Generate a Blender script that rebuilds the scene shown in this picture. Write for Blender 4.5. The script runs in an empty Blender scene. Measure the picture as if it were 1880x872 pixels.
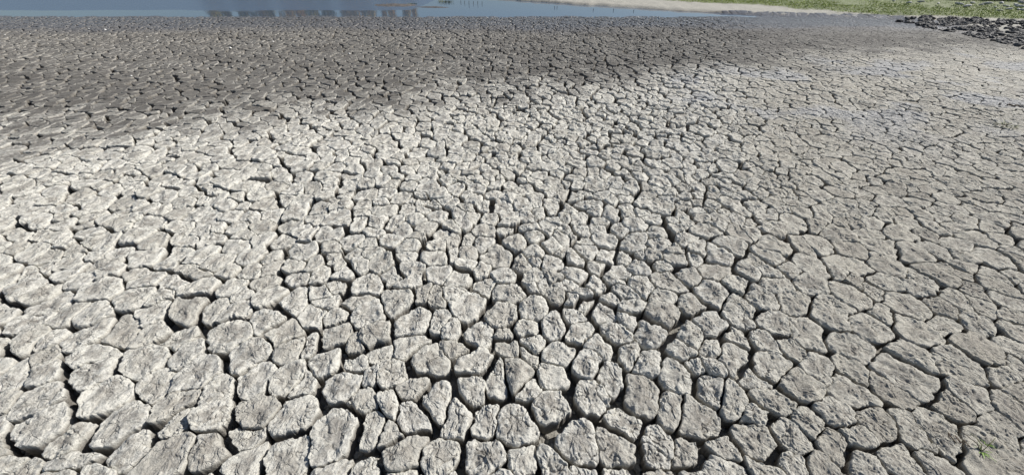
import bpy, math, random
import numpy as np
from math import radians, sin, cos, tan, pi
random.seed(7)
rng = np.random.default_rng(11)
scene = bpy.context.scene
COL = scene.collection

# ------------------------------------------------------------------ camera, light, exposure
CAM_H = 1.5
PITCH = radians(38.3)
F = 679.0                      # focal length in pixels of the 1880 px wide photograph
cd = bpy.data.cameras.new('camera')
cam = bpy.data.objects.new('camera', cd)
COL.objects.link(cam)
cam.location = (0, 0, CAM_H)
cam.rotation_euler = (radians(90) - PITCH, 0, 0)
cd.sensor_width = 36.0
cd.lens = 36.0 * F / 1880.0
cd.clip_start = 0.02
cd.clip_end = 5000
scene.camera = cam

SUN_EL = radians(38)
SUN_AZ = radians(70)           # clockwise from +Y
w = bpy.data.worlds.new('World')
scene.world = w
w.use_nodes = True
wn = w.node_tree
bg = wn.nodes['Background']
sky = wn.nodes.new('ShaderNodeTexSky')
sky.sky_type = 'NISHITA'
sky.sun_disc = False
sky.sun_elevation = SUN_EL
sky.sun_rotation = SUN_AZ
sky.air_density = 1.0
sky.dust_density = 1.3
sky.ozone_density = 3.0
wn.links.new(sky.outputs[0], bg.inputs[0])
bg.inputs[1].default_value = 0.060
sd = bpy.data.lights.new('sun', 'SUN')
sd.energy = 4.9
sd.angle = radians(0.5)
sd.color = (1.0, 0.972, 0.925)
sun = bpy.data.objects.new('sun', sd)
COL.objects.link(sun)
sun.rotation_euler = (radians(90) - SUN_EL, 0, -SUN_AZ + pi)
scene.view_settings.view_transform = 'Standard'
scene.view_settings.look = 'None'
scene.view_settings.gamma = 1
scene.view_settings.exposure = 0.44

# ------------------------------------------------------------------ helpers
def at(px, py, z=0.0):
    """point of the height z that lies under a pixel of the photograph (used to survey the place)"""
    u = (px - 940) / F
    v = (py - 436) / F
    down = sin(PITCH) + v * cos(PITCH)
    fwd = cos(PITCH) - v * sin(PITCH)
    k = (CAM_H - z) / down
    return (u * k, fwd * k)

def project(x, y, z=0.0):
    zz = y * cos(PITCH) + (CAM_H - z) * sin(PITCH)
    v = ((CAM_H - z) * cos(PITCH) - y * sin(PITCH)) / zz
    return 940 + F * x / zz, 436 + F * v, zz

def _hash(ix, iy, s):
    h = (ix.astype(np.int64) * 374761393 + iy.astype(np.int64) * 668265263 + int(s) * 1442695041) & 0xffffffff
    h = ((h ^ (h >> 13)) * 1274126177) & 0xffffffff
    return (h ^ (h >> 16)) & 0xffffffff

def noise(x, y, s=0):
    ix = np.floor(x); iy = np.floor(y)
    fx = x - ix; fy = y - iy
    ix = ix.astype(np.int64); iy = iy.astype(np.int64)
    def g(dx, dy):
        a = _hash(ix + dx, iy + dy, s) * (2 * pi / 4294967296.0)
        return np.cos(a) * (fx - dx) + np.sin(a) * (fy - dy)
    ux = fx * fx * fx * (fx * (fx * 6 - 15) + 10)
    uy = fy * fy * fy * (fy * (fy * 6 - 15) + 10)
    a = g(0, 0); a = a + ux * (g(1, 0) - a)
    b = g(0, 1); b = b + ux * (g(1, 1) - b)
    return (a + uy * (b - a)) * 1.5

def fbm(x, y, s=0, octv=3, gain=0.5):
    t = 0; a = 1.0
    for k in range(octv):
        t = t + a * noise(x * 2.03 ** k, y * 2.03 ** k, s + k * 17)
        a *= gain
    return t

def worley(x, y, s=0):
    ix = np.floor(x).astype(np.int64); iy = np.floor(y).astype(np.int64)
    f1 = np.full(x.shape, 9.0); f2 = np.full(x.shape, 9.0)
    for dx in (-1, 0, 1):
        for dy in (-1, 0, 1):
            h = _hash(ix + dx, iy + dy, s)
            cx = ix + dx + (h & 0xffff) / 65536.0
            cy = iy + dy + (h >> 16) / 65536.0
            d = np.hypot(x - cx, y - cy)
            m = d < f1
            f2 = np.where(m, f1, np.minimum(f2, d))
            f1 = np.where(m, d, f1)
    return f1, f2

def sm(x):
    x = np.clip(x, 0, 1)
    return x * x * (3 - 2 * x)

def mesh(name, verts, quads=None, tris=None, mat=None, attrs=None, smooth=True, parent=None, mats=None, midx=None):
    me = bpy.data.meshes.new(name)
    verts = np.asarray(verts, dtype=np.float32).reshape(-1, 3)
    me.vertices.add(len(verts))
    me.vertices.foreach_set('co', verts.ravel())
    idx = []; starts = []; n = 0
    if quads is not None and len(quads):
        q = np.asarray(quads, dtype=np.int32); idx.append(q.ravel()); starts.append(np.arange(len(q)) * 4); n += q.size
    if tris is not None and len(tris):
        t = np.asarray(tris, dtype=np.int32); idx.append(t.ravel()); starts.append(n + np.arange(len(t)) * 3); n += t.size
    idx = np.concatenate(idx); starts = np.concatenate(starts).astype(np.int32)
    me.loops.add(len(idx)); me.loops.foreach_set('vertex_index', idx)
    me.polygons.add(len(starts)); me.polygons.foreach_set('loop_start', starts)
    if attrs:
        for k, v in attrs.items():
            a = me.attributes.new(k, 'FLOAT', 'POINT')
            a.data.foreach_set('value', np.asarray(v, dtype=np.float32).ravel())
    if mats:
        for m in mats: me.materials.append(m)
        me.polygons.foreach_set('material_index', np.asarray(midx, dtype=np.int32))
    elif mat: me.materials.append(mat)
    me.update(calc_edges=True)
    me.polygons.foreach_set('use_smooth', np.full(len(starts), smooth, dtype=bool))
    o = bpy.data.objects.new(name, me)
    COL.objects.link(o)
    if parent: o.parent = parent
    return o

def tag(o, label=None, cat=None, group=None, kind=None):
    if label: o['label'] = label
    if cat: o['category'] = cat
    if group: o['group'] = group
    if kind: o['kind'] = kind
    return o

def empty(name, loc):
    o = bpy.data.objects.new(name, None); COL.objects.link(o); o.location = loc
    o.empty_display_size = 0.1
    return o

# ------------------------------------------------------------------ terrain
BANK = np.array([at(*p, -0.05) for p in [(700, -14), (930, 1), (1050, 9.5), (1240, 20.5), (1450, 31), (1640, 36), (1725, 50), (1800, 66), (1880, 86), (2050, 125), (2400, 240)]])
GRASS = np.array([at(*p) for p in [(900, -22), (1060, -4), (1180, 2.5), (1300, 9), (1450, 18), (1600, 28), (1750, 35), (1880, 41), (2050, 50), (2400, 75)]])

def side_dist(poly, x, y):
    """signed distance to a polyline, positive on its far side"""
    best = np.full(np.shape(x), 1e9); sg = np.ones(np.shape(x))
    for k in range(len(poly) - 1):
        ax, ay = poly[k]; bx, by = poly[k + 1]
        if k == 0: ax, ay = ax - (bx - ax) * 40, ay - (by - ay) * 40
        if k == len(poly) - 2: bx, by = bx + (bx - ax) * 10, by + (by - ay) * 10
        dx, dy = bx - ax, by - ay
        t = np.clip(((x - ax) * dx + (y - ay) * dy) / (dx * dx + dy * dy), 0, 1)
        ex = x - ax - t * dx; ey = y - ay - t * dy
        d = np.hypot(ex, ey)
        s = dx * (y - ay) - dy * (x - ax)
        m = d < best
        best = np.where(m, d, best); sg = np.where(m, np.sign(s), sg)
    return best * sg

WZ = -0.060
def bankd(x, y):
    return side_dist(BANK, x, y) + 0.10 * fbm(x * 1.3, y * 1.3, 5)
def terrain(x, y):
    lake = -0.06 * np.clip((y - 9.5) / 2.4, 0, 1.35) ** 1.5 - 0.25 * sm((y - 12.7) / 2.5)
    b = bankd(x, y)
    far = 0.9 * sm((y - 112) / 12)
    lift = sm((b + 0.12) / 0.45)
    z = lake * (1 - lift) + lift * (0.00 + 0.05 * sm(b / 1.5))
    z = z + 0.020 * fbm(x * 0.9, y * 0.9, 3, 2) * (1 - 0.85 * sm((y - 8.8) / 1.6)) * (y < 16)
    z = z + 0.012 * fbm(x * 2.2 + 4, y * 2.2, 8, 2) * (1 - 0.6 * sm((y - 8.8) / 1.6)) * (y < 16)
    return np.where(y > 100, np.maximum(z, -0.3 + far), z)

DAMP = np.array([at(*p) for p in [(-500, 280), (0, 256), (300, 240), (560, 212), (800, 182), (1100, 156), (1400, 125), (1650, 100), (1880, 80), (2300, 76)]])
def zones(x, y):
    n = fbm(x * 0.8, y * 0.8, 21, 3)
    d = side_dist(DAMP, x, y)
    damp = np.clip((d + 0.6 * n + 0.30 * fbm(x * 3, y * 3, 25, 3) + 0.85) / 1.9, 0, 1)
    yy = y + 0.5 * fbm(x * 0.35, y * 1.1, 23, 2)
    wet = sm((yy - 8.0) / 2.6)
    wet = np.maximum(wet, 0)
    right = sm((x - 0.45 * y + 0.1) / 1.6)
    left = sm((-x - 0.12 * y + 0.2) / 1.0)
    return damp, wet, right, left
def relief(x, y):
    damp, wet, right, left = zones(x, y)
    r = 1.12 - 0.30 * damp - 0.42 * right
    r = r * (1 - 0.66 * wet) * (1 - 0.45 * sm((y - 10.0) / 1.4))
    farright = sm((x - 5.0) / 2.0) * sm((y - 2.2) / 1.5)
    return r * (1 - 0.62 * farright)
DEPTH = 0.085

# ------------------------------------------------------------------ materials
def M(name):
    m = bpy.data.materials.new(name); m.use_nodes = True
    nt = m.node_tree
    return m, nt, nt.nodes['Principled BSDF']
class NB:
    """small node builder"""
    def __init__(self, nt): self.nt = nt
    def _in(self, sock, v):
        if hasattr(v, 'is_output') or isinstance(v, bpy.types.NodeSocket): self.nt.links.new(v, sock)
        else: sock.default_value = v
    def pos(self):
        return self.nt.nodes.new('ShaderNodeNewGeometry').outputs['Position']
    def scale(self, vec, s):
        n = self.nt.nodes.new('ShaderNodeVectorMath'); n.operation = 'MULTIPLY'
        self._in(n.inputs[0], vec); n.inputs[1].default_value = s
        return n.outputs[0]
    def attr(self, name):
        n = self.nt.nodes.new('ShaderNodeAttribute'); n.attribute_name = name
        return n.outputs['Fac']
    def noise(self, vec, scale, detail=4, rough=0.55, dist=0.0):
        n = self.nt.nodes.new('ShaderNodeTexNoise'); self._in(n.inputs['Vector'], vec)
        n.inputs['Scale'].default_value = scale; n.inputs['Detail'].default_value = detail
        n.inputs['Roughness'].default_value = rough; n.inputs['Distortion'].default_value = dist
        return n.outputs['Fac']
    def vor(self, vec, scale, feature='DISTANCE_TO_EDGE'):
        n = self.nt.nodes.new('ShaderNodeTexVoronoi'); n.feature = feature; self._in(n.inputs['Vector'], vec)
        n.inputs['Scale'].default_value = scale
        return n.outputs['Distance']
    def math(self, op, a, b=0.0, c=None, clamp=False):
        n = self.nt.nodes.new('ShaderNodeMath'); n.operation = op; n.use_clamp = clamp
        self._in(n.inputs[0], a); self._in(n.inputs[1], b)
        if c is not None: self._in(n.inputs[2], c)
        return n.outputs[0]
    def ramp(self, v, lo, hi, a=0.0, b=1.0):
        n = self.nt.nodes.new('ShaderNodeMapRange'); n.interpolation_type = 'SMOOTHSTEP'
        self._in(n.inputs[0], v); n.inputs[1].default_value = lo; n.inputs[2].default_value = hi
        n.inputs[3].default_value = a; n.inputs[4].default_value = b
        return n.outputs[0]
    def mix(self, f, a, b):
        n = self.nt.nodes.new('ShaderNodeMix'); n.data_type = 'RGBA'
        self._in(n.inputs[0], f)
        for s, v in ((n.inputs[6], a), (n.inputs[7], b)):
            if isinstance(v, tuple): s.default_value = (*v, 1) if len(v) == 3 else v
            else: self.nt.links.new(v, s)
        return n.outputs[2]
    def bump(self, h, strength, dist, normal=None):
        n = self.nt.nodes.new('ShaderNodeBump'); self._in(n.inputs['Height'], h)
        self._in(n.inputs['Strength'], strength); n.inputs['Distance'].default_value = dist
        if normal is not None: self.nt.links.new(normal, n.inputs['Normal'])
        return n.outputs[0]

def mud_material(name, floor=False):
    m, nt, b = M(name); N = NB(nt)
    P = N.pos()
    damp = N.attr('damp'); wet = N.attr('wet'); rim = N.attr('rim'); rnd = N.attr('rnd'); worn = N.attr('worn'); right = N.attr('right')
    n1 = N.noise(P, 7.0, 4, 0.6)
    n2 = N.noise(P, 38.0, 5, 0.65)
    n3 = N.noise(P, 130.0, 5, 0.75)
    streak = N.noise(N.scale(P, (0.8, 1.0, 1.0)), 34.0, 5, 0.68)
    pale = N.mix(rnd, (0.525, 0.505, 0.445), (0.625, 0.605, 0.545))
    warm = N.mix(rnd, (0.41, 0.385, 0.325), (0.51, 0.485, 0.42))
    c = N.mix(N.ramp(right, 0.0, 1.0), pale, warm)
    # worn grey-brown patches where the salt skin is gone
    wmask = N.math('MULTIPLY', N.ramp(N.math('ADD', streak, N.math('MULTIPLY', worn, 0.22)), 0.52, 0.72), N.ramp(n1, 0.35, 0.6, 0.35, 1.0))
    c = N.mix(N.math('MULTIPLY', wmask, 0.72), c, (0.205, 0.185, 0.16))
    c = N.mix(N.ramp(n2, 0.55, 0.8, 0.0, 0.35), c, (0.27, 0.24, 0.20))
    c = N.mix(N.ramp(N.math('ADD', rnd, N.math('MULTIPLY', N.math('SUBTRACT', n1, 0.5), 0.8)), 0.32, -0.05, 0.0, 0.30), c, (0.25, 0.225, 0.195))
    salt = N.math('MULTIPLY', N.ramp(n3, 0.5, 0.72), N.ramp(n1, 0.4, 0.65))
    c = N.mix(N.math('MULTIPLY', salt, 0.45), c, (0.62, 0.61, 0.58))
    c = N.mix(N.ramp(n3, 0.50, 0.30, 0.0, 0.45), c, (0.20, 0.18, 0.15))
    patch = N.attr('salt')
    c = N.mix(N.math('MULTIPLY', patch, N.ramp(n2, 0.3, 0.6, 0.3, 0.75)), c, (0.37, 0.375, 0.385))
    # damp mud with a dry pale rim
    dcol = N.mix(n2, (0.090, 0.082, 0.071), (0.175, 0.163, 0.145))
    dcol = N.mix(N.math('MULTIPLY', N.math('MULTIPLY', N.ramp(N.math('ADD', rim, N.math('MULTIPLY', n2, 0.6)), 0.75, 1.45), N.ramp(n1, 0.35, 0.6)), 0.75), dcol, (0.42, 0.40, 0.36))
    dcol = N.mix(N.ramp(N.noise(N.scale(P, (0.35, 1.0, 1.0)), 1.3, 4, 0.6), 0.35, 0.65, 0.0, 0.6), dcol, N.mix(n2, (0.06, 0.054, 0.047), (0.13, 0.119, 0.105)))
    dmask = N.ramp(N.math('ADD', N.math('ADD', damp, N.math('MULTIPLY', N.math('SUBTRACT', rnd, 0.5), 0.55)), N.math('MULTIPLY', N.math('SUBTRACT', n2, 0.5), 1.3)), 0.05, 0.95)
    c = N.mix(dmask, c, dcol)
    wcol = N.mix(N.noise(P, 25.0, 4, 0.7), (0.060, 0.057, 0.058), (0.150, 0.145, 0.142))
    c = N.mix(N.ramp(N.math('ADD', wet, N.math('MULTIPLY', N.math('SUBTRACT', n2, 0.5), 1.4)), 0.15, 1.0), c, wcol)
    # darker grey-brown down the plate flank
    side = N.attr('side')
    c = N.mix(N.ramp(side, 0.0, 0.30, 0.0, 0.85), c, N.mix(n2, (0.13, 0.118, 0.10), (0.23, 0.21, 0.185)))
    if floor:
        c = N.mix(0.65, c, N.mix(n2, (0.06, 0.055, 0.05), (0.20, 0.19, 0.17)))
    nt.links.new(c, b.inputs['Base Color'])
    rg = N.ramp(N.math('ADD', wet, N.math('MULTIPLY', N.math('SUBTRACT', n1, 0.5), 0.5)), 0.35, 1.0, 0.92, 0.33)
    nt.links.new(rg, b.inputs['Roughness'])
    b.inputs['Specular IOR Level'].default_value = 0.35
    # hairline crazing, crumbs and grain
    va = nt.nodes.new('ShaderNodeVectorMath'); va.operation = 'MULTIPLY_ADD'
    nn = nt.nodes.new('ShaderNodeTexNoise'); nn.inputs['Scale'].default_value = 28.0; nn.inputs['Detail'].default_value = 3; nt.links.new(P, nn.inputs['Vector'])
    nt.links.new(nn.outputs['Color'], va.inputs[0]); va.inputs[1].default_value = (0.05, 0.05, 0.0); nt.links.new(N.scale(P, (1, 1, 0.5)), va.inputs[2])
    vd = N.vor(va.outputs[0], 16.0)
    crk = N.math('MULTIPLY', N.ramp(vd, 0.0, 0.05, 1.0, 0.0), N.ramp(N.noise(P, 11.0, 2), 0.48, 0.6))
    hgt = N.math('SUBTRACT', N.math('ADD', N.math('MULTIPLY', n2, 0.28), N.math('MULTIPLY', n3, 0.55)), N.math('MULTIPLY', crk, 0.30))
    nm = N.bump(hgt, N.math('SUBTRACT', 1.0, N.math('MULTIPLY', wet, 0.55)), 0.016)
    nt.links.new(nm, b.inputs['Normal'])
    return m
MUD = mud_material('dried_mud')
FLOOR = mud_material('crack_floor_mud', floor=True)

def simple(name, a, b_, scale, rough=0.85, bump=0.0, bd=0.01, spec=0.3, trans=None):
    m, nt, b = M(name); N = NB(nt)
    P = N.pos()
    n = N.noise(P, scale, 4, 0.65)
    nt.links.new(N.mix(N.ramp(n, 0.3, 0.7), a, b_), b.inputs['Base Color'])
    b.inputs['Roughness'].default_value = rough
    b.inputs['Specular IOR Level'].default_value = spec
    if bump: nt.links.new(N.bump(n, bump, bd), b.inputs['Normal'])
    return m

# ------------------------------------------------------------------ plates: seeds
def cell_size(x, y):
    s = 0.126 - 0.012 * min(1.0, max(0.0, (y - 1.0) / 0.8))
    s += 0.030 * min(1.0, max(0.0, (-x - 0.2) / 1.2))
    s += 0.030 * min(1.0, max(0.0, (x - 0.9) / 0.9)) * (1 if y < 2.0 else 0.0)
    s += 0.010 * min(1.0, max(0.0, (y - 2.6) / 2.0)) * min(1.0, max(0.0, (7.5 - y) / 2.0))
    s -= 0.032 * min(1.0, max(0.0, (y - 6.5) / 2.5))
    return s
def plate_ok(x, y):
    zz = y * cos(PITCH) + CAM_H * sin(PITCH)
    return abs(x) < 1.385 * max(zz, 0.9) + 0.9

seeds = []; rad = []
buckets = {}
G = 0.22
for _ in range(330000):
    y = -0.4 + 12.7 * random.random() ** 0.8
    x = (random.random() * 2 - 1) * 15.2
    if not plate_ok(x, y): continue
    r = cell_size(x, y) * random.choice((0.62, 0.8, 0.95, 1.05, 1.22)) * 0.98
    bx, by = int(x // G), int(y // G); ok = True
    for i in (-1, 0, 1):
        for j in (-1, 0, 1):
            for k in buckets.get((bx + i, by + j), ()):
                if math.hypot(seeds[k][0] - x, seeds[k][1] - y) < 0.46 * (r + rad[k]): ok = False; break
            if not ok: break
        if not ok: break
    if ok:
        buckets.setdefault((bx, by), []).append(len(seeds)); seeds.append((x, y)); rad.append(r)
seeds = np.array(seeds); rad = np.array(rad)
keep = side_dist(BANK, seeds[:, 0], seeds[:, 1]) < 0.15
seeds = seeds[keep]; rad = rad[keep]
NP_ = len(seeds)
# neighbours
KN = 18
nbr = np.zeros((NP_, KN), dtype=np.int64); nbd = np.zeros((NP_, KN))
for a in range(0, NP_, 500):
    d2 = (seeds[a:a + 500, None, 0] - seeds[None, :, 0]) ** 2 + (seeds[a:a + 500, None, 1] - seeds[None, :, 1]) ** 2
    d2[np.arange(d2.shape[0]), np.arange(a, a + d2.shape[0])] = 1e9
    ii = np.argpartition(d2, KN, axis=1)[:, :KN]
    nbr[a:a + 500] = ii; nbd[a:a + 500] = np.sqrt(np.take_along_axis(d2, ii, axis=1))
# clusters between which the cracks are wide and deep
cs = []; CA = np.zeros((9000, 2))
for _ in range(9000):
    y = -1 + 14 * random.random(); x = (random.random() * 2 - 1) * 16
    if (not cs or np.min(((CA[:len(cs), 0] - x) * 1.6) ** 2 + ((CA[:len(cs), 1] - y) * 0.85) ** 2) > 0.115):
        CA[len(cs)] = (x, y); cs.append((x, y))
cs = np.array(cs)
wx = seeds[:, 0] + 0.1 * fbm(seeds[:, 0] * 2, seeds[:, 1] * 2, 41, 2); wy = seeds[:, 1] + 0.1 * fbm(seeds[:, 0] * 2, seeds[:, 1] * 2, 43, 2)
sup = np.array([np.argmin(((cs[:, 0] - wx[i]) * 1.6) ** 2 + ((cs[:, 1] - wy[i]) * 0.85) ** 2) for i in range(NP_)])
I = np.arange(NP_)[:, None]; lo = np.minimum(I, nbr); hi = np.maximum(I, nbr)
hh = _hash(lo, hi, 5) / 4294967296.0; h2 = _hash(lo, hi, 9) / 4294967296.0
mx = (seeds[I, 0] + seeds[nbr, 0]) / 2; my = (seeds[I, 1] + seeds[nbr, 1]) / 2
zd, zw, zr, zl = zones(mx, my)
same = sup[I] == sup[nbr]
gap = np.where(same, np.where(hh < 0.36, 0.0030 + 0.004 * h2, 0.004 + 0.008 * h2), 0.019 + 0.020 * hh)
gap = gap * (1 - 0.52 * zr) * (1 - 0.08 * zl) * 0.90 * (1 + 0.25 * zd)
gap = gap * (1 + 0.35 * sm((my - 2.0) / 2.5)) * (1 - 0.45 * sm((mx - 5.0) / 2.0) * sm((my - 2.2) / 1.5)) + 0.004 * fbm(mx * 2.5, my * 2.5, 61, 2)
gap = np.clip(gap, 0.0025, 0.05)
off = (nbd ** 2 + (rad[I] ** 2 - rad[nbr] ** 2) * 0.22) / (2 * nbd) - gap / 2
off = np.maximum(off, 0.010)
nang = np.arctan2(seeds[nbr, 1] - seeds[I, 1], seeds[nbr, 0] - seeds[I, 0])

def warp(x, y):
    wx = 0.036 * noise(x / 0.30, y / 0.30, 101) + 0.017 * noise(x / 0.11, y / 0.11, 102) + 0.0045 * noise(x / 0.042, y / 0.042, 103)
    wy = 0.036 * noise(x / 0.30 + 9.3, y / 0.30, 111) + 0.017 * noise(x / 0.11 + 5.1, y / 0.11, 112) + 0.0045 * noise(x / 0.042 + 3.7, y / 0.042, 113)
    return x + wx, y + wy

prnd = rng.random(NP_)
ptilt = rng.normal(0, 0.034, (NP_, 2)); plift = rng.normal(0, 0.0045, NP_)
pdome = rng.random(NP_)

def build_plates(ids, S, R, sides):
    """vertex grids (plate, ring, sector) of the eroded slabs"""
    n = len(ids)
    th = np.linspace(0, 2 * pi, S, endpoint=False)[None, :] + rng.random((n, 1)) * 6.28
    off_ = off[ids]; na = nang[ids]
    c = np.cos(th[:, :, None] - na[:, None, :])
    rj = off_[:, None, :] / np.maximum(c, 1e-3)
    rj = np.where(c > 1e-3, np.minimum(rj, 3.0), 3.0)
    k = 10.0
    r = (np.sum(rj ** -k, axis=2)) ** (-1 / k)
    r = np.minimum(r, 0.30)
    sx = seeds[ids, 0][:, None]; sy = seeds[ids, 1][:, None]
    # nibbled edge, own to each plate
    ex = np.cos(th) * r; ey = np.sin(th) * r
    pid = (ids % 977)[:, None] * 3.17
    nib = 0.0085 * noise((sx + ex) / 0.050 + pid, (sy + ey) / 0.050, 131) + 0.0020 * noise((sx + ex) / 0.009 + pid, (sy + ey) / 0.009, 133) + 0.0045 * noise((sx + ex) / 0.019 + pid, (sy + ey) / 0.019, 132)
    r = np.maximum(r + nib, 0.008)
    u = np.linspace(0, 1, R + 1)[1:]
    t = 1 - (1 - u) ** 1.35
    t[-1] = 1.0
    dr = np.zeros(R)
    if sides:
        ds = np.linspace(0, 1, sides + 1)[1:]
        t = np.concatenate([t, 1 + 0.03 * np.sin(ds * pi) - 0.10 * ds]); dr = np.concatenate([dr, ds])
    T = t[None, :, None]; D = dr[None, :, None]
    rr = r[:, None, :] * T
    qx = sx[:, :, None] + np.cos(th)[:, None, :] * rr
    qy = sy[:, :, None] + np.sin(th)[:, None, :] * rr
    # centre vertex as ring 0 with one vertex appended later
    cx, cy = sx[:, 0], sy[:, 0]
    def finish(qx, qy, T, D, rloc, IDS):
        x, y = warp(qx, qy)
        damp, wet, right, left = zones(x, y)
        rel = relief(x, y)
        d = np.clip((1 - T), 0, 1) * rloc            # distance from the edge
        wd = (0.007 + 0.013 * pdome[IDS] ** 1.5) * (1 - 0.55 * left)
        q = np.clip(1 - d / wd, 0, 1)
        rnd_h = (0.005 + 0.006 * pdome[IDS]) * (1 - 0.50 * left) * (1 - 0.5 * damp)
        round_ = -rnd_h * (1 - np.sqrt(np.clip(1 - q * q * 0.96, 0, 1)))
        dome = 0.008 * (pdome[IDS] - 0.25) * (1 - np.clip(T, 0, 1) ** 2) * (1 - damp)
        lip = 0.0040 * sm(noise(x / 0.09, y / 0.09, 67) + 0.35) * (left * (1 - damp) * 0.5 + damp * 0.9) * np.exp(-((d - 0.012) / 0.010) ** 2)
        top = plift[IDS] * (1 - 0.5 * damp) + ptilt[IDS, 0] * (x - seeds[IDS, 0]) + ptilt[IDS, 1] * (y - seeds[IDS, 1])
        # steps of flaking layers, lumps and pits
        fl = fbm(x / 0.055 + 40, y / 0.085, 71, 2)
        step = 0.0034 * (sm((fl - 0.05) / 0.05) + sm((fl - 0.42) / 0.05) - sm((-0.35 - fl) / 0.05))
        b1 = fbm(x / 0.060, y / 0.060, 73, 4, 0.55)
        b2 = 1 - np.abs(fbm(x / 0.030, y / 0.030, 79, 3, 0.55)) * 1.8
        b3 = fbm(x / 0.014, y / 0.014, 81, 2, 0.6)
        lump = (0.0044 + 0.0014 * right - 0.0018 * left) * b1 + (0.0018 + 0.0022 * right - 0.0008 * left) * b2 + (0.0013 + 0.0010 * right) * b3
        f1, f2 = worley(x / 0.075 + 0.5 * noise(x / 0.04, y / 0.04, 87), y / 0.075 + 0.5 * noise(x / 0.04, y / 0.04, 88), 83)
        msk = sm((noise(x / 0.16, y / 0.16, 89) + 0.12) / 0.25)
        groove = -(0.007 - 0.002 * left) * (1 - sm((f2 - f1) / 0.11)) * msk
        surf = (round_ + dome + lip + top + (step + lump) * (1 - 0.72 * damp) + groove * (1 - 0.65 * damp))
        z = terrain(x, y) + surf * rel - D * DEPTH * rel * 1.25
        sn = noise(x / 0.035 + D * 1.7, y / 0.035 + D * 2.3, 95) * 0.006 * np.sin(np.clip(D, 0, 1) * 2.6)
        x = x + sn * (qx - seeds[IDS, 0]) / np.maximum(rloc, 0.02); y = y + sn * (qy - seeds[IDS, 1]) / np.maximum(rloc, 0.02)
        ones = np.ones_like(x)
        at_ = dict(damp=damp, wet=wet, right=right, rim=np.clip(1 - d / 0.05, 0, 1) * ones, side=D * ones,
                   rnd=prnd[IDS] * ones, worn=np.clip(d / 0.06, 0, 1) * ones,
                   salt=sm((fbm(x * 0.9 + 3, y * 0.9, 91, 4, 0.6) + 0.0) / 0.6) * sm((x - 0.12 * y) / 2) * sm((y - 2.6) / 2) * (1 - damp))
        return x, y, z, at_
    IDS = ids[:, None, None] * np.ones((1, 1, 1), dtype=np.int64)
    rl = r[:, None, :] * np.ones_like(T)
    x, y, z, A = finish(qx, qy, T * np.ones_like(rr), D * np.ones_like(rr), rl, IDS)
    ic = ids[:, None, None]
    mr = np.mean(r, axis=1)[:, None, None]
    x0, y0, z0, A0 = finish(cx[:, None, None], cy[:, None, None], np.zeros((n, 1, 1)), np.zeros((n, 1, 1)), mr, ic)
    RT = x.shape[1]
    V = np.concatenate([np.stack([x, y, z], -1).reshape(n, RT * S, 3), np.stack([x0, y0, z0], -1).reshape(n, 1, 3)], axis=1)
    AT = {k: np.concatenate([A[k].reshape(n, -1), A0[k].reshape(n, -1)], axis=1) for k in A}
    a = np.arange(S); bb = (a + 1) % S
    quads = np.concatenate([np.stack([i * S + a, (i + 1) * S + a, (i + 1) * S + bb, i * S + bb], -1) for i in range(RT - 1)])
    tris = np.stack([np.full(S, RT * S), a, bb], -1)
    # rim outline for measuring
    ring = np.stack([x[:, R - 1], y[:, R - 1], z[:, R - 1]], -1)
    return V, AT, quads, tris, ring

PX, PY, PZ = project(seeds[:, 0], seeds[:, 1])
zz = np.maximum(PZ, 1.1)
inframe = (PX > -120) & (PX < 2000) & (PY > -20) & (PY < 1000)
need = 0.52 / (0.85 * zz / 370)
need = np.where(inframe, need, need * 0.4)
levels = [(168, 26, 8), (124, 19, 6), (92, 13, 5), (62, 9, 4), (40, 6, 3), (26, 4, 2), (16, 3, 1)]
lv = np.array([min(range(7), key=lambda k: abs(math.log(levels[k][0] / nd))) for nd in need])
store = {}
for L, (S, R, sd_) in enumerate(levels):
    ids_all = np.nonzero(lv == L)[0]
    for a in range(0, len(ids_all), 250):
        ids = ids_all[a:a + 250]
        V, AT, quads, tris, ring = build_plates(ids, S, R, sd_)
        for k, i in enumerate(ids):
            store[i] = (V[k], {q: AT[q][k] for q in AT}, quads, tris, ring[k])
# how large each shows in the photograph
shown = np.zeros(NP_); info = {}
for i in range(NP_):
    rg_ = store[i][4]
    u, v, _ = project(rg_[:, 0], rg_[:, 1], rg_[:, 2])
    uc = np.clip(u, 0, 1880); vc = np.clip(v, 0, 872)
    A_ = 0.5 * abs(np.sum(uc * np.roll(vc, -1) - vc * np.roll(uc, -1)))
    if rg_[:, 1].max() < 0.1: A_ = 0
    shown[i] = A_
    info[i] = (float(np.mean(uc)), float(np.mean(vc)), A_, u, v)
top = set(np.argsort(-shown)[:300].tolist())

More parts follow.
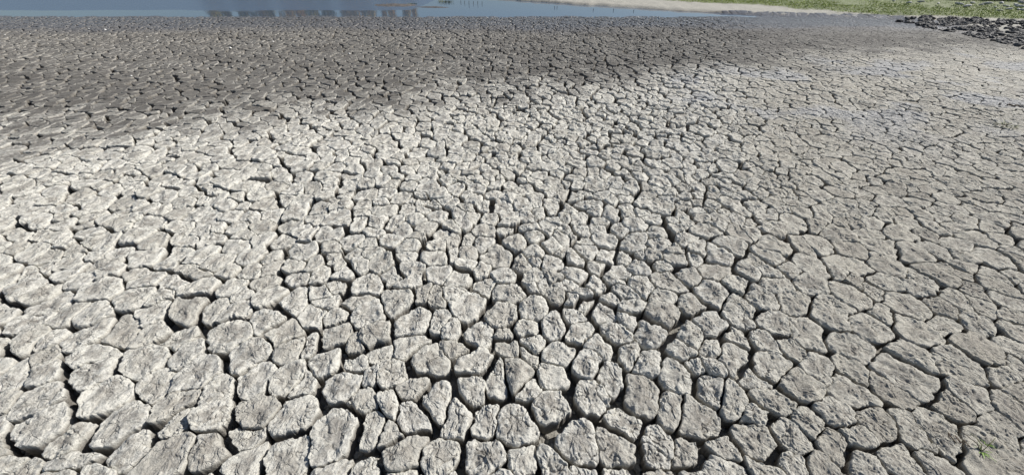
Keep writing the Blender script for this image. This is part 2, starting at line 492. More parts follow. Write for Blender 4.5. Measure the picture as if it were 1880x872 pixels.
# labels: a zone of the picture plus the property in which the plate stands out among its zone
cols = ['far left', 'left', 'middle left', 'middle right', 'right', 'far right']
labels = {}
tl = sorted(top, key=lambda i: info[i][1], reverse=True)
rows = ['bottom row', 'second band from the bottom', 'third band from the bottom', 'fourth band from the bottom', 'upper end of the foreground']
zone_of = {}
for ri in range(5):
    chunk = sorted(tl[ri * 60:(ri + 1) * 60], key=lambda i: info[i][0])
    for ci in range(6):
        z_ = chunk[ci * 10:(ci + 1) * 10]
        feats = {}
        for i in z_:
            u, v = info[i][3], info[i][4]
            P2 = np.stack([u - u.mean(), v - v.mean()]); ev = np.linalg.eigvalsh(P2 @ P2.T)
            feats[i] = dict(area=info[i][2], x=info[i][0], y=info[i][1], el=math.sqrt(ev[1] / max(ev[0], 1e-6)))
        left_ = list(z_); used = []
        def pick(word, key, rev):
            # true superlative over the whole zone, so the plate must not be taken already
            best = sorted(z_, key=lambda i: feats[i][key], reverse=rev)[0]
            if best in left_: left_.remove(best); labels[best] = word
        def pick2(word, key, rev, n):
            best = sorted(z_, key=lambda i: feats[i][key], reverse=rev)[n]
            if best in left_: left_.remove(best); labels[best] = word
        pick('largest', 'area', True); pick('smallest', 'area', False); pick('leftmost', 'x', False); pick('rightmost', 'x', True)
        pick('lowest placed', 'y', True); pick('highest placed', 'y', False); pick('most stretched', 'el', True); pick('roundest', 'el', False)
        nth = ['first', 'second', 'third', 'fourth', 'fifth', 'sixth', 'seventh', 'eighth', 'ninth', 'tenth']
        for n_ in range(1, 10):
            pick2(nth[n_] + ' largest', 'area', True, n_)
            if not left_: break
        for i in z_:
            warmth = 'pale grey' if info[i][0] < 1000 else 'sandy grey'
            labels[i] = '%s %s mud plate, %s, %s' % (labels[i], warmth, cols[ci], rows[ri])

for i in sorted(top):
    V, AT, quads, tris, ring = store[i]
    o0 = V[-1].copy()
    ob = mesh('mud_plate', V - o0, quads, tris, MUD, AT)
    ob.location = o0.tolist()
    tag(ob, labels[i], 'mud plate', 'dried mud plates of the foreground')
vs = []; qs = []; ts = []; ats = {k: [] for k in AT}; base = 0
for i in range(NP_):
    if i in top: continue
    V, A, quads, tris, ring = store[i]
    vs.append(V); qs.append(quads + base); ts.append(tris + base)
    for k in A: ats[k].append(A[k])
    base += len(V)
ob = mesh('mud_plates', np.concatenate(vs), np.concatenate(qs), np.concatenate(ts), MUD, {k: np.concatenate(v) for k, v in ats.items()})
tag(ob, 'cracked field of smaller dried mud plates reaching back to the water', 'mud plates', kind='stuff')
store.clear()

# ------------------------------------------------------------------ ground sheet (crack floors, banks, lake bed, far shore)
cyy = np.concatenate([[-300, -80, -20, -6, -2.5], np.linspace(-1.2, 5, 300), 5 + np.cumsum(np.linspace(0.022, 0.09, 190)), ])
cyy = np.concatenate([cyy, cyy[-1] + np.cumsum(np.geomspace(0.12, 6, 45))])
cyy = np.concatenate([cyy, cyy[-1] + np.cumsum(np.geomspace(8, 400, 14))])
cu = np.concatenate([[-400, -60, -14, -5, -2.6], np.linspace(-1.8, 1.8, 560), [2.6, 5, 14, 60, 400]])
zc = np.maximum(cyy * cos(PITCH) + CAM_H * sin(PITCH), 1.2)
X = cu[None, :] * zc[:, None] * np.ones_like(cyy)[:, None]; Y = cyy[:, None] * np.ones_like(X)
X = np.clip(X, -1800, 1800)
bk = bankd(X, Y)
onbank = sm((bk + 0.05) / 0.3)
rel = relief(X, Y) * (Y < 12.6)
Z = terrain(X, Y) - DEPTH * 0.90 * rel * (1 - onbank) - 0.004
near = (Y < 16) & (Y > -3)
Z += np.where(near, (0.009 * fbm(X / 0.09, Y / 0.09, 201, 3) + 0.011 * fbm(X / 0.4, Y / 0.4, 203, 2)) * (0.15 + 0.85 * rel) + onbank * 0.012 * fbm(X / 0.25, Y / 0.25, 207, 4), 0)
# the far shore and the land behind
damp, wet, right, left = zones(X, Y)
gd = side_dist(GRASS, X, Y) + 0.25 * fbm(X * 1.6, Y * 1.6, 301, 3)
grassy = sm(gd / 0.25) * sm((bk - 0.0) / 0.3)
grassy = np.maximum(grassy, sm((Y - 116) / 6))
sandy = sm(bk / 0.12) * (Y < 100)
nr, nc = X.shape
idx = np.arange(nr * nc).reshape(nr, nc)
quads = np.stack([idx[:-1, :-1], idx[:-1, 1:], idx[1:, 1:], idx[1:, :-1]], -1).reshape(-1, 4)
GM, nt, b = M('ground_soil'); N = NB(nt); P = N.pos()
n2 = N.noise(P, 30.0, 5, 0.65); nb = N.noise(P, 3.0, 4, 0.6); n3 = N.noise(P, 120.0, 3, 0.7)
wet_ = N.attr('wet'); 
mudc = N.mix(n2, (0.14, 0.128, 0.108), (0.36, 0.34, 0.30))  # moist crack-floor mud, coloured darker still to deepen the shade in the cracks
dc = N.mix(n2, (0.075, 0.068, 0.058), (0.16, 0.15, 0.132))
mudc = N.mix(N.attr('damp'), mudc, dc)
mudc = N.mix(N.ramp(wet_, 0.1, 0.8), mudc, N.mix(n2, (0.055, 0.052, 0.055), (0.125, 0.120, 0.122)))
sand = N.mix(n2, (0.27, 0.255, 0.215), (0.42, 0.40, 0.35))
sand = N.mix(N.ramp(N.math('ADD', N.attr('bank'), N.math('MULTIPLY', N.math('SUBTRACT', nb, 0.5), 0.3)), 0.02, 0.22, 0.9, 0.0), sand, (0.10, 0.085, 0.07))
c = N.mix(N.attr('sandy'), mudc, sand)
turf = N.mix(nb, (0.075, 0.105, 0.028), (0.16, 0.19, 0.06))
c = N.mix(N.math('MULTIPLY', N.attr('grassy'), N.ramp(n2, 0.3, 0.6, 0.3, 1.0)), c, turf)
nt.links.new(c, b.inputs['Base Color'])
nt.links.new(N.ramp(N.math('SUBTRACT', wet_, N.attr('sandy')), 0.3, 1.0, 0.93, 0.28), b.inputs['Roughness'])
b.inputs['Specular IOR Level'].default_value = 0.35
nt.links.new(N.bump(N.math('ADD', n2, N.math('MULTIPLY', n3, 0.4)), 0.8, 0.014), b.inputs['Normal'])
g = mesh('ground', np.stack([X, Y, Z], -1), quads, None, GM,
         dict(damp=damp, wet=wet * (Y < 30), bank=np.clip(bk, -1, 1) * (Y < 100) + (Y >= 100), sandy=sandy, grassy=grassy))
tag(g, kind='structure')

# ------------------------------------------------------------------ crumbs fallen into the cracks
def crumb_cloud(name, n, xy, zf, smin, smax, mat, seed, attrs=True, flat=0.7):
    r = np.random.default_rng(seed)
    x, y = xy(n, r); n = len(x)
    s_ = smin + (smax - smin) * r.random(n) ** 2.5
    ph = (1 + 5 ** 0.5) / 2
    iv = np.array([(-1, ph, 0), (1, ph, 0), (-1, -ph, 0), (1, -ph, 0), (0, -1, ph), (0, 1, ph), (0, -1, -ph), (0, 1, -ph), (ph, 0, -1), (ph, 0, 1), (-ph, 0, -1), (-ph, 0, 1)]) / 1.9
    it = np.array([(0, 11, 5), (0, 5, 1), (0, 1, 7), (0, 7, 10), (0, 10, 11), (1, 5, 9), (5, 11, 4), (11, 10, 2), (10, 7, 6), (7, 1, 8), (3, 9, 4), (3, 4, 2), (3, 2, 6), (3, 6, 8), (3, 8, 9), (4, 9, 5), (2, 4, 11), (6, 2, 10), (8, 6, 7), (9, 8, 1)])
    V = iv[None] * r.uniform(0.6, 1.35, (n, 12, 1)) * s_[:, None, None]
    V = V * np.array([1.25, 1.0, flat])
    a = r.random(n) * 2 * pi; ca, sa = np.cos(a)[:, None], np.sin(a)[:, None]
    W = np.stack([V[:, :, 0] * ca - V[:, :, 1] * sa + x[:, None], V[:, :, 0] * sa + V[:, :, 1] * ca + y[:, None], V[:, :, 2] + (zf(x, y) + s_ * 0.3)[:, None]], -1)
    T = (it[None] + 12 * np.arange(n)[:, None, None]).reshape(-1, 3)
    A = None
    if attrs:
        d_, w_, rt_, _ = zones(x, y)
        A = dict(damp=np.repeat(d_, 12), wet=np.repeat(w_, 12), right=np.repeat(rt_, 12), rnd=np.repeat(r.random(n), 12), side=np.repeat(r.random(n) * 0.25, 12))
    return mesh(name, W, None, T, mat, A, False)
def floor_z(x, y): return terrain(x, y) - DEPTH * 0.90 * relief(x, y) - 0.002
def near_xy(n, r):
    y = 0.2 + 4.8 * r.random(n) ** 1.3; zz_ = y * cos(PITCH) + CAM_H * sin(PITCH)
    return (r.random(n) * 2 - 1) * 1.5 * zz_, y
tag(crumb_cloud('mud_crumbs', 30000, near_xy, floor_z, 0.003, 0.017, MUD, 51), 'crumbs of dried mud fallen into the cracks', 'crumbs', kind='stuff')

# ------------------------------------------------------------------ water
WM, nt, b = M('lake_water'); N = NB(nt); P = N.pos()
b.inputs['Base Color'].default_value = (0.085, 0.115, 0.16, 1)
nt.links.new(N.math('ADD', 0.03, N.math('MULTIPLY', N.attr('ruffle'), 0.24)), b.inputs['Roughness'])
b.inputs['IOR'].default_value = 1.33
sep = nt.nodes.new('ShaderNodeSeparateXYZ'); nt.links.new(P, sep.inputs[0])
edge = N.math('ADD', sep.outputs[1], N.math('MULTIPLY', N.noise(P, 0.5, 2), 0.5))
rip = N.ramp(edge, 16.6, 17.4)
wv = N.noise(N.scale(P, (0.45, 1.6, 1)), 9.0, 3, 0.55)
fine = N.noise(N.scale(P, (0.6, 1.4, 1)), 3.5, 2, 0.5)
nm = N.bump(wv, N.math('ADD', 0.006, N.math('MULTIPLY', rip, 0.30)), 0.035)
nm = N.bump(fine, N.math('ADD', 0.008, N.math('MULTIPLY', rip, 0.2)), 0.03, nm)
nt.links.new(nm, b.inputs['Normal'])
wx_ = np.concatenate([[-900, -200, -60, -35], np.arange(-24, 9, 0.055), [14, 30, 60, 200, 900]])
wy_ = np.concatenate([[10.2, 11, 12, 12.6], np.arange(13.0, 17.2, 0.022), [17.6, 18.5, 20, 24, 30, 40, 60, 80, 100, 119.0]])
XX, YY = np.meshgrid(wx_, wy_)
rf = sm((YY + 0.22 * noise(XX * 0.35, YY * 1.2, 401) + 0.06 * noise(XX * 1.7, YY * 3, 402) + 0.9 * sm((XX + 1.0) / 3) - 12.95 - 9 * sm((XX + 3.2) / 1.2)) / 0.30)
gm = rf * (YY < 17.3) * (XX > -24.5) * (XX < 9)
ZZ = WZ + gm * (0.0020 * fbm(XX / 0.22, YY / 0.11, 403, 2) + 0.002 * noise(XX / 0.6, YY / 0.25, 404))
ii = np.arange(XX.size).reshape(XX.shape)
qq = np.stack([ii[:-1, :-1], ii[:-1, 1:], ii[1:, 1:], ii[1:, :-1]], -1).reshape(-1, 4)
tag(mesh('water', np.stack([XX, YY, ZZ], -1), qq, None, WM, dict(ruffle=rf)), kind='structure')

# low mud bank lying in the shallows
def blob_grid(cx, cy, rx, ry, h, seed, rot=0.0, n=40, m=10):
    th = np.linspace(0, 2 * pi, n, endpoint=False); V = []
    for k in range(1, m + 1):
        t = k / m
        rr = t * (1 + 0.28 * noise(np.cos(th) * 2 + seed, np.sin(th) * 2, seed))
        x = np.cos(th) * rr * rx; y = np.sin(th) * rr * ry
        z = h * (1 - t ** 2) - 0.018 * t + 0.3 * h * noise((x + cx) / 0.12, (y + cy) / 0.12, seed)
        V.append(np.stack([x * cos(rot) - y * sin(rot), x * sin(rot) + y * cos(rot), z], -1))
    V = np.concatenate(V + [np.array([[0, 0, h]])])
    a = np.arange(n); bb = (a + 1) % n
    q = np.concatenate([np.stack([i * n + a, (i + 1) * n + a, (i + 1) * n + bb, i * n + bb], -1) for i in range(m - 1)])
    t_ = np.stack([np.full(n, m * n), a, bb], -1)
    return V, q, t_
WETMUD = simple('wet_bank_mud', (0.07, 0.062, 0.055), (0.15, 0.135, 0.12), 20, 0.6, 0.6, 0.02)
for (p0, rx, ry, h, rot) in (((726, 10.5), 0.85, 0.40, 0.045, -0.04), ((795, 14), 0.75, 0.13, 0.026, -0.10)):
    cx, cy = at(*p0, WZ)
    V, q, t_ = blob_grid(cx, cy, rx, ry, h, 5, rot)
    o = mesh('mud_bank', V, q, t_, WETMUD); o.location = (cx, cy, WZ)
    tag(o, kind='structure')

# ------------------------------------------------------------------ plants
LEAF = simple('fresh_leaf', (0.09, 0.17, 0.025), (0.20, 0.30, 0.06), 14, 0.6)
LEAF2 = simple('olive_leaf', (0.10, 0.11, 0.035), (0.19, 0.19, 0.07), 14, 0.7)
DRY = simple('dry_stalk', (0.30, 0.24, 0.13), (0.48, 0.40, 0.25), 20, 0.8)
DARKST = simple('dark_stalk', (0.05, 0.035, 0.022), (0.11, 0.075, 0.05), 20, 0.8)

def blades(n, cx, cy, cz, spread, hmin, hmax, width, lean, rnd_, seg=4, flat=0.0):
    """curved tapering blades growing from a tuft base, two-sided strips"""
    V = []; Q = []
    for _ in range(n):
        a = rnd_.random() * 2 * pi; d = spread * math.sqrt(rnd_.random())
        bx, by = cx + cos(a) * d, cy + sin(a) * d
        a2 = a + rnd_.uniform(-0.8, 0.8); h = rnd_.uniform(hmin, hmax); le = lean * rnd_.uniform(0.4, 1.4) * h
        wv_ = width * rnd_.uniform(0.6, 1.2); px, py = -sin(a2), cos(a2); b0 = len(V)
        for s in range(seg + 1):
            t = s / seg
            ww = wv_ * (1 - t) ** 0.7 * (0.5 + t * 1.2 if t < 0.4 else 1) + 0.0004
            x = bx + cos(a2) * le * t * t; y = by + sin(a2) * le * t * t; z = cz + h * (t - 0.35 * t * t * min(1.3, lean))
            V.append((x - px * ww / 2, y - py * ww / 2, z)); V.append((x + px * ww / 2, y + py * ww / 2, z + ww * 0.2))
        for s in range(seg):
            Q.append((b0 + 2 * s, b0 + 2 * s + 1, b0 + 2 * s + 3, b0 + 2 * s + 2))
    return np.array(V), np.array(Q)

def ground_z(x, y):
    return float(terrain(np.array([x]), np.array([y]))[0])

def tube(pts, r0, r1, n=6):
    pts = np.array(pts, dtype=float); V = []; Q = []
    for k, p in enumerate(pts):
        d = pts[min(k + 1, len(pts) - 1)] - pts[max(k - 1, 0)]; d /= np.linalg.norm(d) + 1e-9
        up = np.array([0, 0, 1.0]) if abs(d[2]) < 0.9 else np.array([1.0, 0, 0])
        s = np.cross(d, up); s /= np.linalg.norm(s); t = np.cross(s, d)
        r = r0 + (r1 - r0) * k / (len(pts) - 1)
        for j in range(n):
            a = 2 * pi * j / n
            V.append(p + (s * cos(a) + t * sin(a)) * r)
    for k in range(len(pts) - 1):
        for j in range(n):
            Q.append((k * n + j, k * n + (j + 1) % n, (k + 1) * n + (j + 1) % n, (k + 1) * n + j))
    return np.array(V), np.array(Q)

# the green sprig in the bottom right corner
rr_ = random.Random(3)
x0, y0 = at(1806, 826); z0 = ground_z(x0, y0) + 0.001
e = empty('green_sprig', (x0, y0, z0))
tag(e, 'small bright green sprig growing from the mud near the bottom right corner', 'plant')
V, Q = blades(10, 0, 0, 0, 0.007, 0.014, 0.030, 0.007, 1.1, rr_, 5)
mesh('leaf_rosette', V, Q, None, LEAF, parent=e)
for k, (dx, dy) in enumerate(((-0.05, 0.045), (0.03, 0.02), (-0.02, 0.03))):
    V, Q = tube([(0, 0, 0), (dx * 0.4, dy * 0.4, 0.030), (dx, dy, 0.045), (dx * 1.7, dy * 1.6, 0.048)], 0.0016, 0.0007)
    mesh('stem', V, Q, None, DARKST if k == 0 else LEAF2, parent=e)
V, Q = blades(7, 0.02, 0.02, 0.02, 0.008, 0.012, 0.024, 0.007, 1.0, rr_, 3)
mesh('leaf_tip', V, Q, None, LEAF, parent=e)
# low weed further up the right edge
x0, y0 = at(1843, 233); z0 = ground_z(x0, y0) - 0.002
e = empty('low_weed', (x0, y0, z0))
tag(e, 'low olive green weed lying on pale mud by the right edge', 'plant')
V, Q = blades(46, 0, 0, 0, 0.085, 0.022, 0.055, 0.012, 1.5, rr_, 4)
mesh('foliage', V, Q, None, LEAF2, parent=e)
V, Q = tube([(-0.02, 0, 0.005), (0.05, 0.02, 0.02), (0.11, 0.035, 0.018)], 0.003, 0.001)
mesh('stem', V, Q, None, DARKST, parent=e)
# a dark twig, and a thin strip laid as a stalk's shadow
def twig(p, q, r, label, h=0.012):
    ax, ay = at(*p); bx, by = at(*q); cx, cy = (ax + bx) / 2, (ay + by) / 2; cz = ground_z(cx, cy) + h
    pts = []
    for k in range(9):
        t = k / 8 - 0.5
        pts.append(((bx - ax) * t, (by - ay) * t + 0.02 * sin(k * 1.9), 0.006 * sin(k * 2.3)))
    V, Q = tube(pts, r, r * 0.5)
    o = mesh('twig', V, Q, None, DARKST); o.location = (cx, cy, cz)
    tag(o, label, 'twig', 'dead twigs on the mud')
twig((1848, 195), (1886, 198), 0.009, 'dark dead twig lying on smooth pale mud at the right edge')
twig((1742, 803), (1780, 815), 0.0022, 'thin dark strip imitating the stalk shadow left of the green sprig', 0.014)  # dark tube laid along the cast shadow of the sprig's stalk

# ------------------------------------------------------------------ shells and pale stones on the mud flat
SHELL = simple('shell_white', (0.62, 0.60, 0.56), (0.80, 0.78, 0.74), 60, 0.5)
def pebble(r, seed, sub=1.0):
    n, m = 12, 7; V = []
    for i in range(m + 1):
        ph = pi * i / m
        for j in range(n):
            a = 2 * pi * j / n
            k = 1 + 0.22 * float(noise(np.array([cos(a) * sin(ph) * 1.4 + seed]), np.array([sin(a) * sin(ph) * 1.4 + cos(ph)]), seed)[0])
            V.append((r * k * cos(a) * sin(ph), r * k * 0.8 * sin(a) * sin(ph), r * k * sub * cos(ph)))
    Q = [(i * n + j, (i + 1) * n + j, (i + 1) * n + (j + 1) % n, i * n + (j + 1) % n) for i in range(m) for j in range(n)]
    return np.array(V), np.array(Q)
shells = [(193, 55, .024, 'brightest white shell on the damp mud at far left'), (163, 53, .014, 'tiny white shell just left of the brightest shell'),
          (10, 66, .016, 'small white shell at the left edge of the dark mud'), (56, 64, .013, 'tiny pale shell right of the left edge on dark mud'),
          (270, 70, .016, 'small pale shell left of centre below the far shore water'), (289, 76, .015, 'white shell just right of and below its neighbour, left of centre'),
          (424, 91, .022, 'flat white shell lying on dark mud under the reflected trees'), (502, 78, .016, 'white shell right of the flat one, beneath the widest reflection'),
          (656, 71, .015, 'small white shell on mud below the mud spit'), (793, 86, .018, 'bright white shell on dark mud in the middle'),
          (1030, 63, .018, 'left one of two close white shells near the centre'), (1034, 64, .014, 'right one of two close white shells near the centre'),
          (642, 101, .018, 'white shell nearest the camera on the dark mud, left of centre'), (1375, 74, .020, 'oblong white shell on wet mud right of the water tip'),
          (1545, 117, .018, 'white shell on brown mud at the right'), (241, 140, .018, 'white shell between brown plates on the left')]
for k, (px, py, r, lab) in enumerate(shells):
    x, y = at(px, py); V, Q = pebble(r, k + 3, 0.5)
    o = mesh('shell', V, Q, None, SHELL); o.location = (x, y, ground_z(x, y) + 0.006); o.rotation_euler = (0.2, 0.3, k)
    tag(o, lab, 'shell', 'white shells on the mud')

# ------------------------------------------------------------------ dark clods at the right shore
CLOD = simple('dark_wet_clod', (0.025, 0.024, 0.025), (0.110, 0.103, 0.098), 26, 0.7, 0.9, 0.02)
def clod_mesh(seed):
    n, m = 22, 13; V = []
    for i in range(m + 1):
        ph = pi * i / m
        a = np.arange(n) * 2 * pi / n
        x = np.cos(a) * sin(ph); y = np.sin(a) * sin(ph); z = cos(ph) * np.ones(n)
        k = 1 + 0.40 * noise(x * 1.3 + z + seed * 3.1, y * 1.3 - z, seed) + 0.24 * noise(x * 3 + z * 2, y * 3 + seed - z * 2, seed + 9) + 0.12 * noise(x * 7 + z * 5, y * 7 + seed, seed + 19)
        V.append(np.stack([x * k, y * k, z * k * 0.7], -1))
    Q = [(i * n + j, (i + 1) * n + j, (i + 1) * n + (j + 1) % n, i * n + (j + 1) % n) for i in range(m) for j in range(n)]
    me = mesh('dark_clod', np.concatenate(V), Q, None, CLOD); return me
CLOD2 = simple('grey_clod', (0.07, 0.066, 0.062), (0.20, 0.19, 0.175), 26, 0.8, 0.9, 0.02)
protos = [clod_mesh(s) for s in range(9)]
for s in (1, 4, 7): protos[s].data.materials[0] = CLOD2
clods = []
rc = random.Random(12)
while len(clods) < 295:
    px = 1640 + 260 * rc.random() ** 0.62
    t = (px - 1640) / 240
    lo_, hi_ = np.interp(px, [1640, 1700, 1760, 1820, 1880, 1920], [35, 50, 60, 72, 88, 96]), np.interp(px, [1640, 1700, 1760, 1820, 1880, 1920], [31, 32, 36, 40, 45, 48])
    py = lo_ - (lo_ - hi_) * rc.random() ** 0.9
    if float(noise(np.array([px / 26.0]), np.array([py / 7.0]), 77)[0]) < -0.12 + 0.25 * rc.random(): continue
    clods.append((px, py))
for k, (px, py) in enumerate(clods):
    x, y = at(px, py, 0.02); src = protos[k % 9]
    o = src if k < 9 else src.copy()
    if k >= 9: COL.objects.link(o)
    s = 0.020 + 0.042 * rc.random() ** 2.0
    o.location = (x, y, ground_z(x, y) + s * 0.25); o.scale = (s * rc.uniform(0.9, 1.7), s, s * rc.uniform(0.7, 1.15)); o.rotation_euler = (rc.uniform(-.3, .3), rc.uniform(-.3, .3), rc.uniform(0, 6.28))
    if k % 9 in (1, 4, 7): tag(o, 'grey lump of half dry mud among the black clods along the right shore', 'mud clod', 'grey mud clods at the right shore')
    else: tag(o, 'black lump of wet mud among the dark clods heaped along the right shore', 'mud clod', 'dark mud clods at the right shore')

def clod_xy(n, r):
    px = 1685 + 235 * r.random(n) ** 0.7
    lo_ = np.interp(px, [1640, 1700, 1760, 1820, 1880, 1920], [36, 52, 62, 75, 90, 100]); hi_ = np.interp(px, [1640, 1700, 1760, 1820, 1880, 1920], [30, 32, 35, 39, 44, 46])
    py = lo_ - (lo_ - hi_) * r.random(n)
    k = noise(px / 30.0, py / 8.0, 78) > 0.0
    x, y = at(px[k], py[k], 0.0)
    return x, y
tag(crumb_cloud('mud_rubble', 5200, clod_xy, terrain, 0.008, 0.034, CLOD2, 53, False), 'small grey rubble between the dark clods on the right shore', 'rubble', kind='stuff')
tag(crumb_cloud('dark_rubble', 1700, clod_xy, terrain, 0.010, 0.036, CLOD, 54, False), 'small black rubble between the dark clods on the right shore', 'rubble', kind='stuff')

# ------------------------------------------------------------------ low green cover on the bank
def leafcards(n, area_fn, size, mats, name, hfn, seed):
    r = np.random.default_rng(seed)
    x, y, z0 = area_fn(n, r)
    n = len(x)
    a = r.random(n) * 2 * pi; tilt = r.uniform(0.3, 1.3, n); L = size * r.uniform(0.5, 1.4, n); W = L * r.uniform(0.25, 0.5, n)
    z = z0 + hfn(x, y, r) 
    dx, dy = np.cos(a), np.sin(a)
    ux, uy, uz = dx * np.cos(tilt), dy * np.cos(tilt), np.sin(tilt)
    V = np.empty((n, 4, 3))
    V[:, 0] = np.stack([x, y, z], -1)
    V[:, 1] = np.stack([x + ux * L * .5 - dy * W / 2, y + uy * L * .5 + dx * W / 2, z + uz * L * .5], -1)
    V[:, 2] = np.stack([x + ux * L, y + uy * L, z + uz * L * 0.9], -1)
    V[:, 3] = np.stack([x + ux * L * .5 + dy * W / 2, y + uy * L * .5 - dx * W / 2, z + uz * L * .5], -1)
    Q = np.arange(n * 4).reshape(n, 4)
    mi = r.choice(len(mats), n, p=[m[1] for m in mats])
    return mesh(name, V.reshape(-1, 3), Q, None, None, None, False, None, [m[0] for m in mats], mi)
def green_area(n, r):
    x = r.uniform(2, 24, n); y = r.uniform(9.5, 20, n) 
    g_ = side_dist(GRASS, x, y) + 0.22 * fbm(x * 1.6, y * 1.6, 301, 3)
    patch_ = fbm(x * 0.9, y * 2.2, 305, 3)
    k = (g_ > 0.0) & (patch_ - sm((g_ - 1.2) / 1.2) * 0.55 > -0.55) & (r.random(n) < 0.35 + 0.65 * sm((3.5 - g_) / 1.5))
    x, y = x[k], y[k]
    return x, y, terrain(x, y)
GR1 = simple('ground_leaf_green', (0.17, 0.24, 0.025), (0.27, 0.34, 0.04), 6, 0.7)
GR2 = simple('ground_leaf_lime', (0.24, 0.30, 0.05), (0.34, 0.38, 0.09), 6, 0.7)
GR3 = simple('ground_leaf_straw', (0.30, 0.27, 0.16), (0.42, 0.39, 0.27), 6, 0.8)
def hgreen(x, y, r):
    c = np.clip(0.035 + 0.06 * fbm(x * 3.2, y * 3.2, 311, 2), 0.0, 0.12)
    return c * r.random(len(x))
o = leafcards(230000, green_area, 0.038, [(GR1, 0.55), (GR2, 0.37), (GR3, 0.08)], 'grass', hgreen, 31)
tag(o, 'low bright green ground cover on the bank behind the sandy strip', 'grass', kind='stuff')

# ------------------------------------------------------------------ pale stones on the bank
STONE = simple('pale_bank_stone', (0.34, 0.33, 0.31), (0.52, 0.51, 0.48), 30, 0.85, 0.6, 0.02)
sp = []
for s in range(5):
    V, Q = pebble(1.0, s + 40, 0.7)
    sp.append(mesh('bank_stone', V, Q, None, STONE))
spots = [(1640, 3), (1668, 7), (1690, 5), (1722, 8), (1760, 9), (1785, 7), (1800, 11), (1812, 8), (1838, 7), (1846, 13), (1862, 9), (1872, 14), (1852, 18), (1826, 15), (1876, 6), (1868, 19), (1834, 21), (1775, 13), (1866, 12), (1878, 20)]
for k, (px, py) in enumerate(spots):
    o = sp[k % 5] if k < 5 else sp[k % 5].copy()
    if k >= 5: COL.objects.link(o)
    x, y = at(px, py, 0.08); s = 0.035 + 0.04 * ((k * 37) % 10) / 10
    o.location = (x, y, ground_z(x, y) + 0.05); o.scale = (s * 1.8, s, s * 0.8); o.rotation_euler = (0.1, 0.1, k * 1.3)
    tag(o, 'pale rounded stone half sunk in the green cover, top right', 'stone', 'pale stones in the bank grass')

# ------------------------------------------------------------------ brown shrubs at the top right
BROWN = simple('brown_twig_leaf', (0.055, 0.035, 0.022), (0.13, 0.085, 0.05), 8, 0.8)
DGREEN = simple('dark_shrub_leaf', (0.03, 0.04, 0.015), (0.07, 0.08, 0.03), 8, 0.8)
def shrub(px, py, rx, h, seed, label, mats):
    x, y = at(px, py, 0.05); e = empty('shrub', (x, y, ground_z(x, y)))
    tag(e, label, 'shrub', 'low brown shrubs behind the bank')
    def ar(n, r):
        th = r.random(n) * 2 * pi; q = r.random(n) ** 0.6
        cl = 1 + 0.35 * np.sin(th * 3 + seed) + 0.2 * np.sin(th * 7 + seed * 2)
        return np.cos(th) * q * rx * cl, np.sin(th) * q * rx * 0.7 * cl, np.zeros(n)
    o = leafcards(4200, ar, 0.055, mats, 'foliage', lambda x, y, r: h * r.random(len(x)) * np.clip(1.1 - (np.hypot(x, y) / rx / 1.3) ** 2, 0.1, 1), seed)
    o.parent = e
    for k in range(5):
        a = k * 1.3 + seed
        V, Q = tube([(0, 0, 0), (cos(a) * rx * .3, sin(a) * rx * .3, h * .5), (cos(a) * rx * .7, sin(a) * rx * .5, h * .95)], 0.014, 0.004)
        mesh('stem', V, Q, None, DARKST, parent=e)
shrub(1762, -1, 0.55, 0.32, 3, 'low dark brown shrub, leftmost of those at the top right edge', [(BROWN, 0.6), (DGREEN, 0.4)])
shrub(1815, 0, 0.60, 0.34, 5, 'reddish brown shrub between two others at the top right edge', [(BROWN, 0.85), (DGREEN, 0.15)])
shrub(1868, 1, 0.62, 0.36, 8, 'brown shrub in the very top right corner', [(BROWN, 0.7), (DGREEN, 0.3)])
shrub(1700, -6, 0.5, 0.25, 11, 'dark green low shrub left of the brown ones', [(BROWN, 0.3), (DGREEN, 0.7)])

# ------------------------------------------------------------------ reeds, sticks added for dark reflections in the shallows
def tuft(px, py, n, spread, h, label, mat):
    x, y = at(px, py, WZ); rr2 = random.Random(int(px))
    V, Q = blades(n, 0, 0, -0.02, spread, h * 0.6, h, 0.009, 0.35, rr2, 4)
    V[:, 0] *= 1.8
    o = mesh('reed_tuft', V, Q, None, mat); o.location = (x, y, WZ)
    tag(o, label, 'reeds')
tuft(757, 8.5, 60, 0.09, 0.07, 'short green reeds on the right end of the mud spit', LEAF2)
tuft(818, 5, 90, 0.16, 0.13, 'green clump of reeds by the shore, right of the mud spit', LEAF2)
REFL_STICK = simple('reflection_stick_dark', (0.045, 0.038, 0.032), (0.10, 0.085, 0.07), 20, 0.8)
stk = [(846, 6, .07, 'leftmost of the dark sticks standing in for reflections'), (853, 7, .08, 'second stick from the left standing in for a reflection'), (861, 9, .11, 'tallest dark stick of the left group of stand-in reflections'),
       (869, 8, .08, 'stick right of the tallest one in the left reflection group'), (877, 9, .10, 'stick second from right in the left reflection group'), (885, 8.5, .08, 'rightmost stick of the left reflection group'),
       (1018, 15.5, .055, 'left one of the paired short sticks imitating reflections'), (1022.5, 15.5, .055, 'right one of the paired short sticks imitating reflections'),
       (1089, 20, .05, 'thin stick for a reflection right of the pair, close to the sandy bank'), (1126, 20.5, .055, 'thin stick for a reflection, second from the right end of the bank row'), (1163, 22, .05, 'thin stick for a reflection at the right end of the row by the bank')]
for px, py, h, lab in stk:  # sticks added in place of the mirrored streaks of trunks and poles
    x, y = at(px, py, WZ)
    V, Q = tube([(0, 0, -0.12), (0.003, 0, h * 0.4), (0.006, 0.003, h)], 0.009, 0.007)
    V2 = V.copy()
    o = mesh('reflection_stick', V, Q, None, REFL_STICK); o.location = (x, y, WZ)
    tag(o, lab, 'reflection_stick', 'dark sticks standing in for reflections')

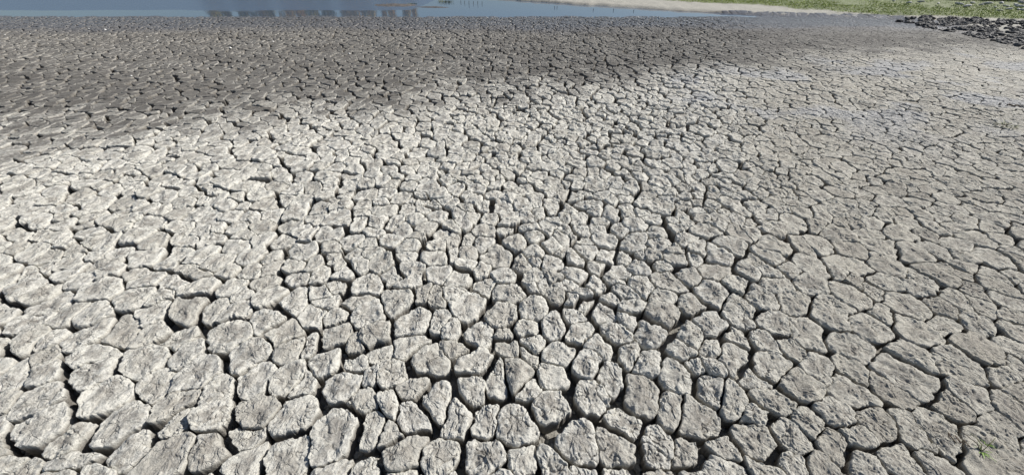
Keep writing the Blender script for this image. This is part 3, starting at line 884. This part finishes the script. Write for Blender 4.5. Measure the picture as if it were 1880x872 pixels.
# ------------------------------------------------------------------ trees on the far shore, seen mirrored in the calm water
BARK = simple('bark', (0.06, 0.05, 0.04), (0.13, 0.11, 0.09), 3, 0.9)
TL1 = simple('tree_leaf_green', (0.24, 0.21, 0.03), (0.34, 0.28, 0.05), 1.2, 0.7)
TL2 = simple('tree_leaf_brown', (0.45, 0.27, 0.06), (0.52, 0.34, 0.10), 1.2, 0.7)
TY = 124.0
def tree(px, width, h, seed, label, mats, n=2600, low=0.03):
    x = (px - 940) / F * (TY / 1.163)
    e = empty('tree', (x, TY + 3 * sin(seed * 2.1), 0.55))
    tag(e, label, 'tree', 'trees on the far shore mirrored in the water')
    pts = [(0, 0, -0.3), (0.1 * sin(seed), 0, h * 0.3), (0.3 * sin(seed), 0.1, h * 0.65), (0.2, 0, h * 0.95)]
    V, Q = tube(pts, max(0.14, width * 0.035), 0.05, 8)
    mesh('trunk', V, Q, None, BARK, parent=e)
    if n:
        def ar(n, r):
            zc_ = r.uniform(low, 1, n); th = r.random(n) * 2 * pi
            prof = width / 2 * (0.35 + 0.65 * np.sin(np.clip(zc_, 0, 1) ** 0.7 * pi * 0.92) ** 0.6) * (0.82 + 0.3 * np.sin(zc_ * 17 + seed + 2 * np.sin(th)))
            q = np.sqrt(r.random(n))
            keep = noise(zc_ * 9 + seed, th * 1.6, seed) > -0.32
            return (np.cos(th) * q * prof)[keep], (np.sin(th) * q * prof)[keep], (zc_ * h)[keep]
        o = leafcards(n, ar, 0.85, mats, 'crown', lambda x, y, r: 0 * x, seed)
        o.parent = e
        for k in range(6):
            a = seed + k * 1.9; z1 = h * (0.15 + 0.13 * k)
            V, Q = tube([(0, 0, z1), (cos(a) * width * .18, sin(a) * width * .18, z1 + h * .06), (cos(a) * width * .36, sin(a) * width * .3, z1 + h * .12)], 0.10, 0.03, 6)
            mesh('limb', V, Q, None, BARK, parent=e)
g1 = [(TL1, 0.85), (TL2, 0.15)]; g2 = [(TL1, 0.3), (TL2, 0.7)]; g3 = [(TL1, 0.6), (TL2, 0.4)]
trees = [(381, 3.8, 22, g1, 'narrow tree whose reflection is leftmost in the calm water'), (424, 2.4, 19, g3, 'thin tree mirrored between the leftmost and the wide reflection'),
         (448, 4.4, 24, g1, 'tree forming the left half of the first wide reflection'), (474, 4.8, 23, g3, 'tree forming the right half of the first wide reflection'),
         (505, 2.2, 18, g1, 'thin tree mirrored between the first two wide reflections'), (528, 3.8, 24, g2, 'brown tree forming the left half of the second wide reflection'),
         (544, 3.6, 22, g2, 'brown tree forming the right half of the second wide reflection'), (582, 4.0, 24, g1, 'green tree in the left half of the third wide reflection'),
         (600, 3.6, 23, g1, 'green tree in the right half of the third wide reflection'), (631, 3.6, 22, g2, 'brown tree mirrored right of the third wide reflection'),
         (657, 4.0, 24, g2, 'tree in the left half of the rightmost wide reflection'), (676, 4.0, 23, g3, 'tree in the right half of the rightmost wide reflection'),
         (700, 1.6, 20, g3, 'slim tree mirrored below the left end of the mud spit'), (724, 2.6, 22, g2, 'tree mirrored below the middle of the mud spit'),
         (746, 2.0, 20, g3, 'slim tree mirrored below the right end of the mud spit'), (757, 1.4, 19, g2, 'last slim tree mirrored right of the mud spit')]
for k, (px, wd_, h, gm, lab) in enumerate(trees):
    tree(px, wd_ * 1.25, h, k + 1, lab, gm, n=int(1100 * wd_) + 700)

scene.render.engine = 'CYCLES'
